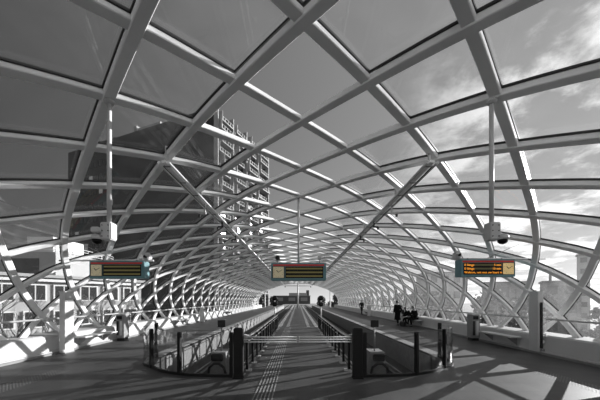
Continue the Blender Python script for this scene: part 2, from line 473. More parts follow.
# ------------------------------------------------------------------ gate across the centre platform
for sx, side in ((-1, 'left'), (1, 'right')):
    t = thing('gate_post', 'thick black gate post at the %s end of the low platform gate' % side, 'gate post', (sx*1.44, 7.04, 0))
    MB().box((0, 0, .60), (.23, .16, 1.20), bev=.012).build('post', M['black'], t)
    MB().box((0, 0, 1.207), (.19, .13, .014)).build('cap', M['dark'], t)
    MB().box((0, -.01, .012), (.25, .22, .024)).build('base_plate', M['black'], t)
    t = thing('swing_gate', 'silver %s leaf of the low three-bar gate across the platform' % side, 'gate', (sx*1.31, 7.08, 0))
    for z in (.985, .925, .865):
        MB().tube([(0, 0, z), (-sx*1.29, 0, z)], .015, 8).build('bar', M['bright'], t)
    MB().box((-sx*1.285, 0, .925), (.022, .03, .17)).build('end_upright', M['steel'], t)
    t = thing('platform_railing', 'steel railing on black posts along the %s edge of the centre platform' % side, 'railing', (sx*1.36, 7.2, 0))
    ys = [.55+i*.95 for i in range(13)]
    for y in ys:
        p = MB().box((0, y, .42), (.06, .10, .84), bev=.008).build('post', M['black'], t)
        MB().box((-sx*.05, y, .02), (.14, .13, .04)).build('foot', M['lightgrey'], p, 'pale foot plate')
    pts = [(sx*.06, 0, 1.0), (sx*.04, .25, 1.0), (0, .6, .93), (0, .95, .88), (0, 2, .86), (0, 12, .86), (0, 12.3, .78), (0, 12.35, .5)]
    MB().tube(pts, .024, 8).build('handrail', M['steel'], t)
    MB().tube([(p[0], p[1], p[2]-.13) for p in pts[:-1]], .014, 8).build('lower_rail', M['steel'], t)

# ------------------------------------------------------------------ departure boards
def device(t, x, z, dark, name='camera'):
    st = MB().tube([(x, .15, .28), (x, .15, z-.06)], .015, 6).build('stalk', M['midgrey'], t)
    b = MB(); b.box((x, .13, z), (.15, .2, .15), bev=.03); b.build('loudspeaker', M[dark], t)
def clock(t, x, m, hands):
    c = MB().box((x, -.012, -.025), (.375, .02, .385), bev=.006).build('clock', M[m], t, 'square cream clock')
    b = MB()
    for k in range(12):
        a = k*PI/6; b.box((x+.155*math.sin(a), -.024, -.025+.155*math.cos(a)), (.012, .006, .012))
    b.build('hour_marks', M['dark'], c)
    for ln, a, w in ((.10, hands[0], .018), (.145, hands[1], .012)):
        MB().tube([(x, -.028, -.025), (x+ln*math.sin(a), -.028, -.025+ln*math.cos(a))], w*.6, 6).build('clock_hand', M['black'], c)
def board(loc, label, clk, lit, m_clock):
    t = thing('departure_board', label, 'departure board', loc, group=None)
    W, H, D = 1.92, .61, .38
    b = MB(); b.box((0, D/2, 0), (W, D, H), bev=.02)
    b.build('housing', M['teal'], t, 'teal board housing')
    MB().box((0, -.006, .225), (W-.14, .02, .06)).build('header_strip', M['red'], t, 'dark red header strip')
    sx = 1 if clk > 0 else -1
    xc = sx*.70; d0, d1 = (-.86, .46) if sx > 0 else (-.46, .86)
    d = MB().box(((d0+d1)/2, -.006, -.025), (d1-d0, .02, .40)).build('display', M['blackglass'], t, 'black display with three text rows')
    MB().box((xc, -.003, -.025), (.43, .016, .41)).build('clock_surround', M['dark'], t)
    clock(t, xc, m_clock, (-.75, .95))
    for i in range(3):
        z = .105 - i*.13
        if lit:
            if i < 2:
                MB().box(((d0+d1)/2, -.018, z), (d1-d0-.06, .006, .062)).build('text_row', M['oliveoff'], d)
            tx = ['E Slinge', 'E Slinge', 'Welkom, reis met uw kaart in'][i]
            sz = .105
            o = text_mesh('text_line', tx, sz, M['amber'], d, (d0+.02, -.024, z-.036), sx=[1.02, 1.02, .97][i], label='amber lettering')
            if i < 2: text_mesh('text_line', ['5 min', '15 min'][i], sz, M['amber'], d, (d1-.02, -.024, z-.036), align='RIGHT', label='amber lettering')
        else:
            MB().box(((d0+d1)/2, -.018, z), (d1-d0-.06, .008, .056)).build('text_row', M['olive'], d, 'olive unlit text row')
    return t
YB = 10.1
XL, XR = -6.32, 6.62
tl = board((XL, YB, 2.94), 'teal departure board with clock at its left end and blank rows, over left platform', -1, False, 'cream')
tcn = board((.02, YB, 2.87), 'teal departure board hung over the centre platform with blank rows', -1, False, 'cream')
tr = board((XR, YB, 3.00), 'teal departure board with lit amber text and clock at right end', 1, True, 'creamlit')
# centre board: hanger pole and two devices on top
MB().tube([(0, .2, .29), (0, .2, 5.50-2.87)], .04, 10).build('hanger_pole', M['lightgrey'], tcn)
device(tcn, -.74, .50, 'dark'); device(tcn, .74, .50, 'lightgrey')
# side boards: long bar on top, arm to the rib
for t, sx, zz in ((tl, -1, 2.94), (tr, 1, 3.0)):
    MB().tube([(-sx*1.18, .22, .345), (sx*(8.62-6.45), .22, .345)], .03, 8).build('support_bar', M['lightgrey'], t)
    b = MB()
    for x in (-.6, .6): b.box((x, .22, .33), (.06, .06, .08))
    b.build('clamps', M['midgrey'], t)
    b = MB(); b.tube([(sx*.1, .22, .36), (sx*1.55, .6, .95)], .011, 6); b.build('stay_wire', M['midgrey'], t)
    dv = MB(); dv.box((-sx*.98, .2, .47), (.20, .30, .20), bev=.03); dv.box((-sx*1.06, .05, .53), (.13, .16, .13), bev=.02); dv.build('loudspeaker', M['lightgrey'], t, 'pale twin loudspeaker')
    MB().lathe([(.001, -.06), (.05, -.06), (.05, 0)], (-sx*.98, .05, .46), 12, 'Y').build('grille', M['black'], t)

# ------------------------------------------------------------------ hanging camera poles
for sx, side in ((-1, 'left'), (1, 'right')):
    yy = 2.27*PITCH
    t = thing('camera_pole', 'white hanging pole with camera box high over the %s platform, in front of board' % side, 'camera pole', (sx*3.19+.04, yy, 0))
    MB().tube([(0, 0, 3.15), (0, 0, 5.20)], .036, 12).build('pole', M['white'], t)
    b = MB(); b.lathe([(.085, 5.21), (.085, 5.185), (.04, 5.15)], n=12); b.build('flange', M['lightgrey'], t)
    bx = MB(); bx.box((sx*.01, 0, 3.03), (.18, .18, .29), bev=.015); bo = bx.build('junction_box', M['lightgrey'], t)
    r = MB()
    for dx in (-.05, .05):
        for z in (2.94, 3.03, 3.12): r.lathe([(.010, -.098), (.010, -.088)], (sx*.01+dx, 0, z), 8, 'Y')
    r.build('rivets', M['dark'], bo)
    cx = .15 if sx > 0 else -.17
    MB().tube([(sx*.05, 0, 2.98), (cx, -.03, 2.98)], .03, 8).build('camera_arm', M['lightgrey'], t)
    d = MB().lathe([(.015, .08), (.07, .07), (.09, .03), (.09, -.01)], (cx, -.05, 2.90), 16).build('dome_camera', M['lightgrey'], t)
    MB().lathe([(.078, 0), (.072, -.04), (.048, -.065), (.01, -.078)], (cx, -.05, 2.89), 16).build('lens_dome', M['blackglass'], d, 'black lens dome')
    if sx < 0:
        MB().box((-.13, -.10, 3.03), (.13, .16, .09), bev=.015).build('floodlight', M['white'], t)

# ------------------------------------------------------------------ overhead conductor rails
for sx, side in ((-1, 'left'), (1, 'right')):
    t = thing('overhead_conductor_rail', 'overhead conductor rail pair running under the roof above the %s track' % side, 'overhead line', (sx*3.06, 0, 0))
    for d in (-.11, .11):
        MB().tube([(d, 6.6, 5.02), (d, 64, 5.02)], .035, 8).build('conductor_tube', M['bright'] if sx < 0 else M['lightgrey'], t)  # left pair paler than the right: sunlight put into its colour
    for i in range(60): MB().box((0, 6.8+i*.95, 5.02), (.24, .04, .025)).build('cross_tie', M['midgrey'], t)
    MB().box((0, 35.3, 5.045), (.10, 57.4, .05)).build('centre_web', M['bright'], t)  # bright white as well, so the web looks sunlit
    MB().tube([(0, 6.6, 4.93), (0, 64, 4.93)], .012, 6).build('contact_wire', M['dark'], t)
    for i in range(13):
        y = PITCH*(2.27+2*i)
        if y < 6.7: y = 6.75
        h = MB(); p3, _ = prof(2.85); h.box((sx*.0, y, (5.03+5.46)/2), (.05, .05, .44)); ho = h.build('hanger', M['lightgrey'], t)
    for y, z in ((9.5, 4.75), (11.7, 4.86), (14.2, 4.86)):
        h = MB(); h.box((sx*.0, y, z+.14), (.05, .05, .36)); h.box((sx*.06, y, z-.03), (.22, .07, .05)); h.build('drop_bracket', M['white'] if y < 10 else M['dark'], t)
        MB().lathe([(.02, -.10), (.05, -.09), (.03, -.05), (.05, -.02), (.02, 0)], (sx*.17, y, z-.04), 10).build('insulator', M['dark'], t)

# ------------------------------------------------------------------ posts, bins, benches along the plinths
for sx, side in ((-1, 'left'), (1, 'right')):
    lb = 'plain tall white square post by the left handrail' if sx < 0 else 'tall white square post with black strip and clips by the right handrail'
    t = thing('service_post', lb, 'post', (8.50 if sx > 0 else -8.26, 10.2, 0))
    MB().box((0, .16, 1.085), (.20, .42, 2.17), bev=.012).build('column', M['white'], t)
    MB().box((0, .16, 2.18), (.215, .435, .02)).build('cap', M['lightgrey'], t)
    MB().box((0, .16, .02), (.22, .44, .04)).build('foot_plate', M['midgrey'], t)
    if sx > 0:
        MB().box((.0, -.07, 1.0), (.06, .05, 1.6)).build('cable_strip', M['dark'], t, 'black vertical strip')
        for k in range(6):
            MB().box((.085, -.075, .42+k*.25), (.11, .08, .10), bev=.01).build('clip', M['bright'], t, 'pale square clip')
        MB().lathe([(.05, -.05), (.07, 0), (.05, .05)], (.03, -.12, .14), 10).build('knob', M['midgrey'], t)
    else:
        MB().lathe([(.03, -.06), (.08, -.03), (.08, .03), (.03, .06)], (.08, -.10, .09), 12).build('knob', M['white'], t)
        MB().box((.095, .2, 1.9), (.02, .10, .12)).build('label_plate', M['lightgrey'], t)
def bench(x, y, sx, label):
    t = thing('bench', label, 'bench', (x, y, 0), group='benches on the plinths')
    MB().box((0, 0, .46), (.46, 2.0, .055), bev=.015).build('seat', M['lightgrey'], t)
    for d in (-.7, .7):
        b = MB(); b.add([(-sx*.18, d-.03, .435), (sx*.22, d-.03, .435), (sx*.22, d-.03, .12), (-sx*.18, d+.03, .435), (sx*.22, d+.03, .435), (sx*.22, d+.03, .12)],
                        [(0, 1, 2), (5, 4, 3), (0, 3, 4, 1), (1, 4, 5, 2), (2, 5, 3, 0)])
        b.build('bracket', M['midgrey'], t)
for sx, side in ((-1, 'left'), (1, 'right')):
    for i, y in enumerate((12.0, 20.7, 35.0)):
        bench(sx*8.30, y, sx, ['nearest wall bench on the %s plinth beside the bin', 'middle wall bench on the %s plinth', 'farthest wall bench on the %s plinth'][i] % side)
def litter_bin(x, y, sx, label):
    t = thing('litter_bin', label, 'bin', (x, y, 0), group='bins by the plinths')
    MB().box((0, 0, .06), (.30, .34, .12)).build('foot', M['dark'], t)
    MB().box((0, 0, .66), (.36, .44, 1.08), bev=.02).build('body', M['midgrey'], t)
    MB().box((0, 0, 1.215), (.40, .48, .03), bev=.01).build('lid', M['lightgrey'], t)
    MB().box((-.02, -.221, 1.06), (.24, .02, .16)).build('opening', M['black'], t)
    for d in (-.1, .06): MB().box((d, -.222, .58), (.10, .012, .66)).build('door_panel', M['lightgrey' if d > 0 else 'dark'], t)
    return t
for sx, side in ((-1, 'left'), (1, 'right')):
    litter_bin(sx*8.19, 13.55, sx, 'grey square litter bin at the far end of the nearest %s bench' % side)
for x, y, lb in ((8.15, 22.9, 'pale ticket cabinet standing behind the seated pair by the plinth'), (8.1, 33.0, 'pale cabinet by the plinth beyond the standing person in coat'), (-8.1, 24.6, 'pale cabinet by the left plinth past the bench')):
    t = thing('ticket_cabinet', lb, 'cabinet', (x, y, 0))
    MB().box((0, 0, .62), (.34, .38, 1.24), bev=.03).build('body', M['lightgrey'], t)
    MB().box((-.172 if x > 0 else .172, 0, .98), (.012, .24, .26)).build('screen', M['dark'], t)
    MB().box((0, 0, .02), (.36, .40, .04)).build('foot', M['midgrey'], t)

# ------------------------------------------------------------------ people
def skin_mesh(name, verts, edges, rad, m, parent, roots=(0,), sub=1):
    me = bpy.data.meshes.new(name); me.from_pydata([tuple(v) for v in verts], edges, [])
    o = bpy.data.objects.new(name, me); C.objects.link(o)
    md = o.modifiers.new('skin', 'SKIN'); md.use_smooth_shade = True
    if not me.skin_vertices: 
        bm = bmesh.new(); bm.from_mesh(me); bm.verts.layers.skin.verify(); bm.to_mesh(me); bm.free()
    sv = me.skin_vertices[0].data
    for i, r in enumerate(rad): sv[i].radius = r if isinstance(r, tuple) else (r, r); sv[i].use_root = i in roots
    s2 = o.modifiers.new('sub', 'SUBSURF'); s2.levels = sub; s2.render_levels = sub
    dg = bpy.context.evaluated_depsgraph_get(); dg.update()
    me2 = bpy.data.meshes.new_from_object(o.evaluated_get(dg)); bpy.data.objects.remove(o)
    me2.materials.clear(); me2.materials.append(m)
    for p in me2.polygons: p.use_smooth = True
    r = bpy.data.objects.new(name, me2); C.objects.link(r); r.parent = parent
    return r
def person(label, loc, rz, J, coat=None, bag=False, group=None, long_coat=False, fat=1.05):
    """J: joints in local coordinates, facing -y"""
    t = thing('person', label, 'person', loc, rz)
    v = []; e = []; r = []
    def add(p, rad, link=None):
        v.append(V(p)); r.append(rad)
        if link is not None: e.append((link, len(v)-1))
        return len(v)-1
    pel = add(J['pelvis'], (.15, .11)); 
    P, Cc, N, H = V(J['pelvis']), V(J['chest']), V(J['neck']), V(J['head'])
    wa = add(P.lerp(Cc, .5), (.13, .10), pel); ch = add(Cc, (.16, .11), wa); nk = add(N, .055, ch)
    d = (H-N).normalized(); fw = V(J.get('look', (0, -1, 0))).normalized()
    h1 = add(H-d*.06, (.068, .075), nk); h2 = add(H+d*.03, (.078, .092), h1); h3 = add(H+d*.10, (.055, .065), h2)
    for s, k in ((-1, 'l'), (1, 'r')):
        sh = add(J['sh'+k], .062, ch); el = add(J['el'+k], .045, sh); wr = add(J['wr'+k], .030, el)
        D = (V(J['wr'+k])-V(J['el'+k])).normalized(); hd = add(V(J['wr'+k])+D*.06, (.040, .022), wr)
        hp = V(J['hip'+k]); kn = V(J['kn'+k]); an = V(J['an'+k])
        a = add(hp, .092, pel); b = add(hp.lerp(kn, .5), .080, a); c = add(kn, .060, b); f = add(kn.lerp(an, .4), .056, c); g = add(an, .042, f)
        tn = V(J['to'+k]); add(tn, (.040, .028), g)
    body = skin_mesh('body', v, e, r, M['skin'], t)
    # face and fingers joined into the same body mesh
    b = MB(); right = d.cross(fw).normalized(); f0 = (right.cross(d)).normalized()
    if f0.dot(fw) < 0: f0 = -f0
    b.tube([H+f0*.085+d*.02, H+f0*.112-d*.02, H+f0*.085-d*.025], [.008, .015, .010], 8)
    for s in (-1, 1):
        b.lathe([(.001, -.01), (.012, 0), (.001, .01)], H+f0*.088+right*s*.032+d*.025, 8)
        b.lathe([(.001, -.03), (.014, -.01), (.016, .015), (.001, .03)], H+right*s*.082, 8)
    b.tube([H+f0*.084-right*.025-d*.055, H+f0*.090-d*.055, H+f0*.084+right*.025-d*.055], .008, 6)
    for k in 'lr':
        w = V(J['wr'+k]); D = (w-V(J['el'+k])).normalized(); sd = D.cross(V((0, 1, .2))).normalized(); cu = D.cross(sd)
        for q, (o_, ln) in enumerate(((-.028, .068), (-.010, .078), (.010, .072), (.027, .055))):
            a0 = w + D*.07 + sd*o_; b.tube([a0, a0+D*ln*.5+cu*.005, a0+D*ln*.85+cu*.025], [.009, .0085, .006], 6)
        a0 = w + D*.03 - sd*.03; b.tube([a0, a0-sd*.025+D*.03, a0-sd*.02+D*.06+cu*.01], [.011, .010, .007], 6)
    bm = bmesh.new(); bm.from_mesh(body.data)
    off = [bm.verts.new(p) for p in b.v]
    for fc in b.f:
        try: bm.faces.new([off[i] for i in fc]).smooth = True
        except ValueError: pass
    bm.to_mesh(body.data); bm.free()
    # hair
    hv = MB(); vs = []; fs = []; n = 14
    for i in range(7):
        th = i/6*1.75
        for k in range(n):
            q = 2*PI*k/n; dr = right*math.cos(q) + f0*math.sin(q)
            cut = 1.0 if math.sin(q) < .3 else .55
            t2 = th*cut
            vs.append(H + d*.015 + dr*math.sin(t2)*.105 + d*math.cos(t2)*.125)
    for i in range(6):
        for k in range(n): fs.append((i*n+k, i*n+(k+1) % n, (i+1)*n+(k+1) % n, (i+1)*n+k))
    hv.add(vs, fs, True); ho = hv.build('hair', M['hair'], t)
    sm = ho.modifiers.new('thick', 'SOLIDIFY'); sm.thickness = .015; sm.offset = 1
    # clothes
    def garment(name, chains, m, sub=1, fat=1.0):
        vv = []; ee = []; rr = []; idx = {}
        for chn in chains:
            prev = None
            for p, rad in chn:
                key = tuple(round(c, 4) for c in p)
                if key in idx: i = idx[key]
                else:
                    vv.append(V(p)); rr.append(tuple(q*fat for q in rad) if isinstance(rad, tuple) else rad*fat); i = len(vv)-1; idx[key] = i
                if prev is not None: ee.append((prev, i))
                prev = i
        return skin_mesh(name, vv, ee, rr, m, t, sub=sub)
    ch = []
    for k in 'lr':
        hp = V(J['hip'+k]); kn = V(J['kn'+k]); an = V(J['an'+k])
        ch.append([(P, (.165, .125)), (hp, .108), (hp.lerp(kn, .5), .096), (kn, .078), (kn.lerp(an, .5), .072), (an.lerp(kn, .08), .066)])
    garment('trousers', ch, M['trousers'])
    for k in 'lr':
        a, to = V(J['an'+k]), V(J['to'+k])
        bk = a - (to-a).normalized()*.05
        z0 = min(to.z, a.z-.06)
        sh = MB(); sh.tube([V((bk.x, bk.y, to.z+.01)), V((a.x, a.y, to.z+.02)), V((a.x, a.y, to.z)).lerp(to, .6)+V((0, 0, .01)), to+(to-a).normalized()*.03], [.045, .056, .050, .03], 10)
        sh.build('shoe', M['shoe'], t)
    ch = []
    top = N.lerp(Cc, .35)
    ch.append([(P, (.18, .14)), (P.lerp(Cc, .5), (.165, .13)), (Cc, (.195, .14)), (top, (.10, .085))])
    for k in 'lr':
        ch.append([(Cc, (.195, .14)), (V(J['sh'+k]), .085), (V(J['sh'+k]).lerp(V(J['el'+k]), .5), .072), (V(J['el'+k]), .064), (V(J['wr'+k]), .050)])
    garment('coat' if long_coat else 'jacket', ch, M[coat or 'jacket'], fat=fat)
    if long_coat:
        sk = MB(); rows = []
        prof_ = [(1.16, .17, .135), (1.0, .195, .155), (.85, .20, .16), (.65, .225, .185), (.42, .25, .205), (.40, .24, .195), (.64, .21, .17), (.95, .16, .12)]
        vs = []; n = 18
        for z, a, bb in prof_:
            for k in range(n):
                q = 2*PI*k/n; vs.append(V((P.x+a*math.cos(q), P.y+bb*math.sin(q)*(1+.06*math.sin(5*q)), z)))
        sk.add(vs, [(i*n+k, i*n+(k+1) % n, (i+1)*n+(k+1) % n, (i+1)*n+k) for i in range(7) for k in range(n)], True)
        sk.build('coat_skirt', M['coat'], t)
    return t
# standing person in a long coat, walking along the platform, seen from behind
J1 = dict(pelvis=(0, 0, .96), chest=(0, -.02, 1.34), neck=(0, -.03, 1.53), head=(.0, -.07, 1.68), look=(0, -1, -.15),
          shl=(-.20, -.01, 1.45), shr=(.20, -.01, 1.45), ell=(-.27, .06, 1.17), elr=(.28, .05, 1.17), wrl=(-.25, -.05, .92), wrr=(.27, -.08, .93),
          hipl=(-.09, 0, .90), hipr=(.09, 0, .90), knl=(-.09, -.10, .49), knr=(.09, .04, .48), anl=(-.09, -.10, .09), anr=(.09, .22, .10), tol=(-.09, -.25, .03), tor=(.09, .08, .03))
person('person in a long black coat walking on the right platform, carrying a bag', (7.35, 21.4, 0), PI+.25, J1, coat='coat', long_coat=True)
b = thing('shoulder_bag', 'dark bag at the side of the person in the long coat', 'bag', (7.35+.40, 21.45, 0))
MB().box((0, 0, .98), (.14, .34, .32), bev=.04).build('bag_body', M['dark'], b)
MB().tube([(0, -.13, 1.12), (-.02, -.06, 1.28), (-.13, 0, 1.47), (-.02, .06, 1.28), (0, .13, 1.12)], .012, 6).build('strap', M['black'], b)
J2 = dict(J1); J2.update(ell=(-.32, .0, 1.2), wrl=(-.40, -.18, 1.02), knl=(-.09, -.16, .50), anl=(-.09, -.28, .09), tol=(-.09, -.43, .04), knr=(.09, .06, .48), anr=(.09, .30, .14), tor=(.09, .17, .03))
person('person in dark jacket walking far along the right platform', (7.9, 36.0, 0), .25, J2, coat='jacket')
# two people sitting on the wall bench, leaning forward (they face -x)
J3 = dict(pelvis=(0, 0, .61), chest=(0, -.20, .92), neck=(0, -.30, 1.09), head=(0, -.38, 1.21), look=(0, -1, -.5),
          shl=(-.20, -.24, 1.02), shr=(.20, -.24, 1.02), ell=(-.24, -.38, .78), elr=(.24, -.38, .78), wrl=(-.12, -.56, .70), wrr=(.12, -.56, .68),
          hipl=(-.10, -.02, .56), hipr=(.10, -.02, .56), knl=(-.12, -.46, .52), knr=(.13, -.44, .52), anl=(-.11, -.52, .09), anr=(.13, -.36, .09), tol=(-.11, -.68, .03), tor=(.13, -.52, .03))
J4 = dict(J3); J4.update(chest=(0, -.08, .97), neck=(0, -.13, 1.16), head=(0, -.19, 1.30), shl=(-.21, -.10, 1.07), shr=(.21, -.10, 1.07), ell=(-.26, -.22, .82), elr=(.26, -.22, .82), wrl=(-.14, -.42, .72), wrr=(.10, -.44, .72))
person('seated person leaning forward on the bench, farther of the pair', (8.22, 21.15, 0), -PI/2, J3, coat='coat', fat=1.2)
person('seated person in bulky dark coat on the bench, nearer of the pair', (8.25, 20.35, 0), -PI/2+.1, J4, coat='coat', fat=1.3)
t = thing('travel_bag', 'dark bag on the floor at the feet of the seated pair', 'bag', (7.42, 20.55, 0), .3)
MB().box((0, 0, .17), (.30, .46, .34), bev=.06).build('bag_body', M['dark'], t)
MB().tube([(0, -.12, .33), (0, -.08, .43), (0, .08, .43), (0, .12, .33)], .014, 6).build('handle', M['black'], t)

# ------------------------------------------------------------------ far end: poles, signals, masts
t = thing('catenary_mast', 'slim pale mast at the far end of the centre platform', 'mast', (0, 68, 0))
MB().tube([(0, 0, 0), (0, 0, 6.0)], [.20, .16], 10).build('mast', M['lightgrey'], t)
MB().tube([(-3.2, 0, 5.1), (3.2, 0, 5.1)], .07, 8).build('cross_arm', M['midgrey'], t)
for x in (-3.0, 3.0): MB().lathe([(.05, 4.7), (.10, 4.8), (.10, 4.95), (.05, 5.08)], (x, 0, 0), 10).build('insulator', M['dark'], t)
def signal(x, y, z0, label):
    t = thing('track_signal', label, 'signal', (x, y, z0))
    h = 1.9-z0
    MB().tube([(0, 0, 0), (0, 0, h+.15)], .05, 8).build('pole', M['lightgrey'], t)
    for z in (h-.42, h+.12):
        dsc = MB().lathe([(.02, -.05), (.20, -.05), (.22, 0), (.20, .06), (.02, .06)], (0, 0, z), 20, 'Y').build('signal_disc', M['black'], t, 'round black signal disc')
        MB().lathe([(.03, -.065), (.06, -.06), (.06, -.05)], (0, 0, z), 10, 'Y').build('lens', M['dark'], dsc)
signal(-2.05, 25.5, -.95, 'signal post with two black discs beside the left track')
signal(2.02, 25.5, -.95, 'signal post with two black discs beside the right track')
for x, y, lb in ((-8.2, 72, 'overhead line mast beyond the left platform end'), (8.0, 72, 'overhead line mast beyond the right platform end')):
    t = thing('line_mast', lb, 'mast', (x, y, -6))
    MB().tube([(0, 0, 0), (0, 0, 11.2)], .14, 8).build('mast', M['lightgrey'], t)
    MB().box((0, 0, 11.0), (1.6, .12, .16)).build('bracket_arm', M['lightgrey'], t)
    for d in (-.6, .6): MB().lathe([(.05, 0), (.12, .08), (.12, .3), (.05, .36)], (d, 0, 11.08), 8).build('lamp_head', M['midgrey'], t)
# viaduct carrying the line beyond the station
struct(MB().box((0, 180, -1.35), (17.4, 230, .6)).build('floor_viaduct', M['concrete']), 'viaduct deck carrying the line away')

# ------------------------------------------------------------------ outside
struct(MB().box((0, 150, -6.5), (900, 900, .4)).build('floor_ground', M['ground']), 'open ground below the station')

# dark tower with a sunlit balcony side
ca = V((-26.4, 90)); u = V((-.92, .386)).normalized(); w = V((.42, .907)).normalized()
ang = math.atan2(-u.y, -u.x)          # local +x runs along the dark face towards the corner
tw = thing('apartment_tower', 'tall dark clad tower with white balcony side, behind the left of the roof', 'building', (ca.x, ca.y, -6.3), ang)
H = 68.0; LU = 73.0; LW = 33.0
b = MB()
b.box((-LU/2, LW/2, H/2), (LU, LW, H))
b.build('tower_block', M['tower'], tw)
MB().box((-LU/2-6, LW/2, H+.6), (LU-14, LW-4, 1.2)).build('parapet', M['shade'], tw)
MB().box((-LU+16, LW/2, H+1.8), (14, LW-8, 3.6)).build('roof_plant', M['shade'], tw)
cr = MB(); cr.tube([(-34, 4, H), (-34, 4, H+3.0)], .35, 6); cr.box((-32, 4, H+3.2), (12, 1.2, .9)); cr.box((-38, 4, H+3.6), (1.5, 2.2, 1.8)); cr.build('roof_crane', M['midgrey'], tw)
for i in range(9):
    for j in range(11):
        x = -LU+3.0+i*2.9; z = 8+j*5.2
        f = MB().box((x, -.12, z), (1.7, .3, 2.2)).build('window', M['facadegrey' if (i*7+j*3) % 11 == 0 else 'pane'], tw)
# balcony face: local x = 0 plane, going +y
NF = 20; fh = H/NF
for k in range(NF):
    for q in range(4):
        y0 = .8 + q*8.0 + (k % 2)*1.4
        z = k*fh+.3
        d = 2.0 + .8*((k+q) % 3 == 0)
        bb = MB(); bb.box((d/2, y0+2.9, z), (d, 5.8, .30)); bo = bb.build('balcony', M['balcony'], tw)
        rl = MB(); rl.box((d-.06, y0+2.9, z+1.15), (.10, 5.8, .12)); rl.box((d/2, y0+.06, z+1.4), (d, .15, 2.8))
        for e in range(5): rl.box((d-.06, y0+.3+e*1.3, z+.6), (.08, .25, 1.1))
        rl.build('balcony_rail', M['balcony'], bo)
for q in range(5):
    MB().box((1.0, .3+q*8.1, H/2), (1.6, .35, H+1)).build('balcony_pier', M['balcony'], tw)
MB().box((.06, LW/2, H/2), (.3, LW-.5, H-1)).build('glazed_wall', M['pane'], tw)

# white office buildings on the left
def wins(root, x0, x1, nx, zs, y, w_, h_, axis='x', recess=.12):
    for z in zs:
        for i in range(nx):
            x = x0 + (x1-x0)*(i+.5)/nx
            if axis == 'x':
                f = MB().box((x, y, z), (w_+.3, .24, h_+.3)).build('window', M['sill'], root)
                for d in (-.26, .26): MB().box((x+d*w_, y-.10, z), (w_*.44, .1, h_)).build('pane', M['pane'], f)
            else:
                f = MB().box((y, x, z), (.24, w_+.3, h_+.3)).build('window', M['sill'], root)
                for d in (-.26, .26): MB().box((y+.10, x+d*w_, z), (.1, w_*.44, h_)).build('pane', M['pane'], f)
t = thing('office_building', 'low white office building with rows of dark windows, left outside the glazing', 'building', (-31.8, 31.1, -6.3), 1.10)
MB().box((0, 4, 5.4), (32, 8, 10.8)).build('wall', M['facade'], t)
MB().box((0, 3.7, 10.95), (32.6, 9, .35)).build('roof_slab', M['facade'], t)
MB().box((0, -.3, 10.45), (32.2, .7, .3)).build('eaves', M['sill'], t)
wins(t, -15.6, 15.6, 11, (9.0, 5.9, 2.6), -.05, 1.9, 1.7)
K = 1.45
def kb(x, y, z, dx, dy, dz):      # box from its lowest x, y, z corner
    return MB().box((x+dx/2, y+dy/2, z+dz/2), (dx, dy, dz))
t = thing('terrace_building', 'white stepped building with roof terraces above the low offices', 'building', (-30.5*K, 36.5*K, -6.3), 0)
kb(-9, 0, 0, 9, 17, 16.9).build('wall', M['facade'], t)
kb(-17, .5, 0, 8, 15, 15.9).build('side_wing', M['facade'], t)
kb(-8.4, -.15, 11.5, 5.4, .3, 4.2).build('recess_shade_slab', M['shade'], t, 'dark slab standing for a shaded recess')  # dark slab on the wall face; shade of a recess put into colour
b = MB()
for z in (17.4, 17.9, 18.4): b.tube([(-.2, .2, z), (-.2, 16.8, z)], .06, 6); b.tube([(-9, .2, z), (-.2, .2, z)], .06, 6)
for i in range(9): b.tube([(-.2, .2+i*2.07, 16.8), (-.2, .2+i*2.07, 18.4)], .06, 6)
b.build('terrace_railing', M['sill'], t)
kb(-8, 3, 16.9, 5, 8, 3.4).build('roof_box', M['facadegrey'], t, 'grey box on the roof')
t = thing('white_block', 'big plain white block rising behind the stepped terraces at far left', 'building', (-52*K, 44*K, -6.3), 0)
kb(-22, 0, 0, 22, 14.5, 33).build('upper_block', M['facade'], t)
kb(-14, .3, 0, 20, 18, 26.4).build('lower_block', M['facade'], t)
kb(-14.2, .2, 26.4, 20.4, 18.3, .35).build('ledge', M['sill'], t)
# grey buildings on the right
def block(name, label, loc, rz, dims, m, nx, nz, extra=None):
    t = thing(name, label, 'building', loc, rz)
    MB().box((0, dims[1]/2, dims[2]/2), dims).build('wall', M[m], t)
    MB().box((0, dims[1]/2, dims[2]+.2), (dims[0]+.5, dims[1]+.5, .4)).build('roof', M['midgrey'], t)
    for j in range(nz):
        for i in range(nx):
            x = -dims[0]/2 + dims[0]*(i+.5)/nx; z = dims[2]*(j+.6)/nz
            MB().box((x, -.05, z), (dims[0]/nx*.55, .2, dims[2]/nz*.45)).build('window', M['midgrey'], t)  # windows close to the wall tone, haze put into their colour
    return t
t = block('brick_building', 'dark flat roofed building with a chimney pipe, outside right glazing', (55.5, 61, -6.3), -.6, (6, 6, 11.8), 'brick', 2, 3)
MB().tube([(-1.5, 3, 11.8), (-1.5, 3, 14.0)], .25, 8).build('chimney', M['midgrey'], t)
block('slab_building', 'slim pale slab building standing behind the chimney building on right', (69, 70, -6.3), -.7, (2.2, 2.2, 18.8), 'facadegrey', 1, 7)
block('long_building', 'long grey building beyond the right platform trees', (60, 84, -6.3), -.5, (10, 10, 13), 'brick', 3, 2)
block('distant_building', 'pale distant building seen over the heads of seated pair', (60, 118, -6.3), 0, (14, 12, 19), 'facadegrey', 3, 3)
t = block('horizon_building', 'broad dark building across the end of the line', (-4, 190, -6.3), 0, (24, 12, 10.4), 'shade', 3, 2)
MB().box((4, 6, 11.6), (12, 6, 2.0)).build('roof_plant', M['brick'], t)
MB().box((10.5, 6, 12.4), (1.8, 4, 4)).build('chimney', M['shade'], t)

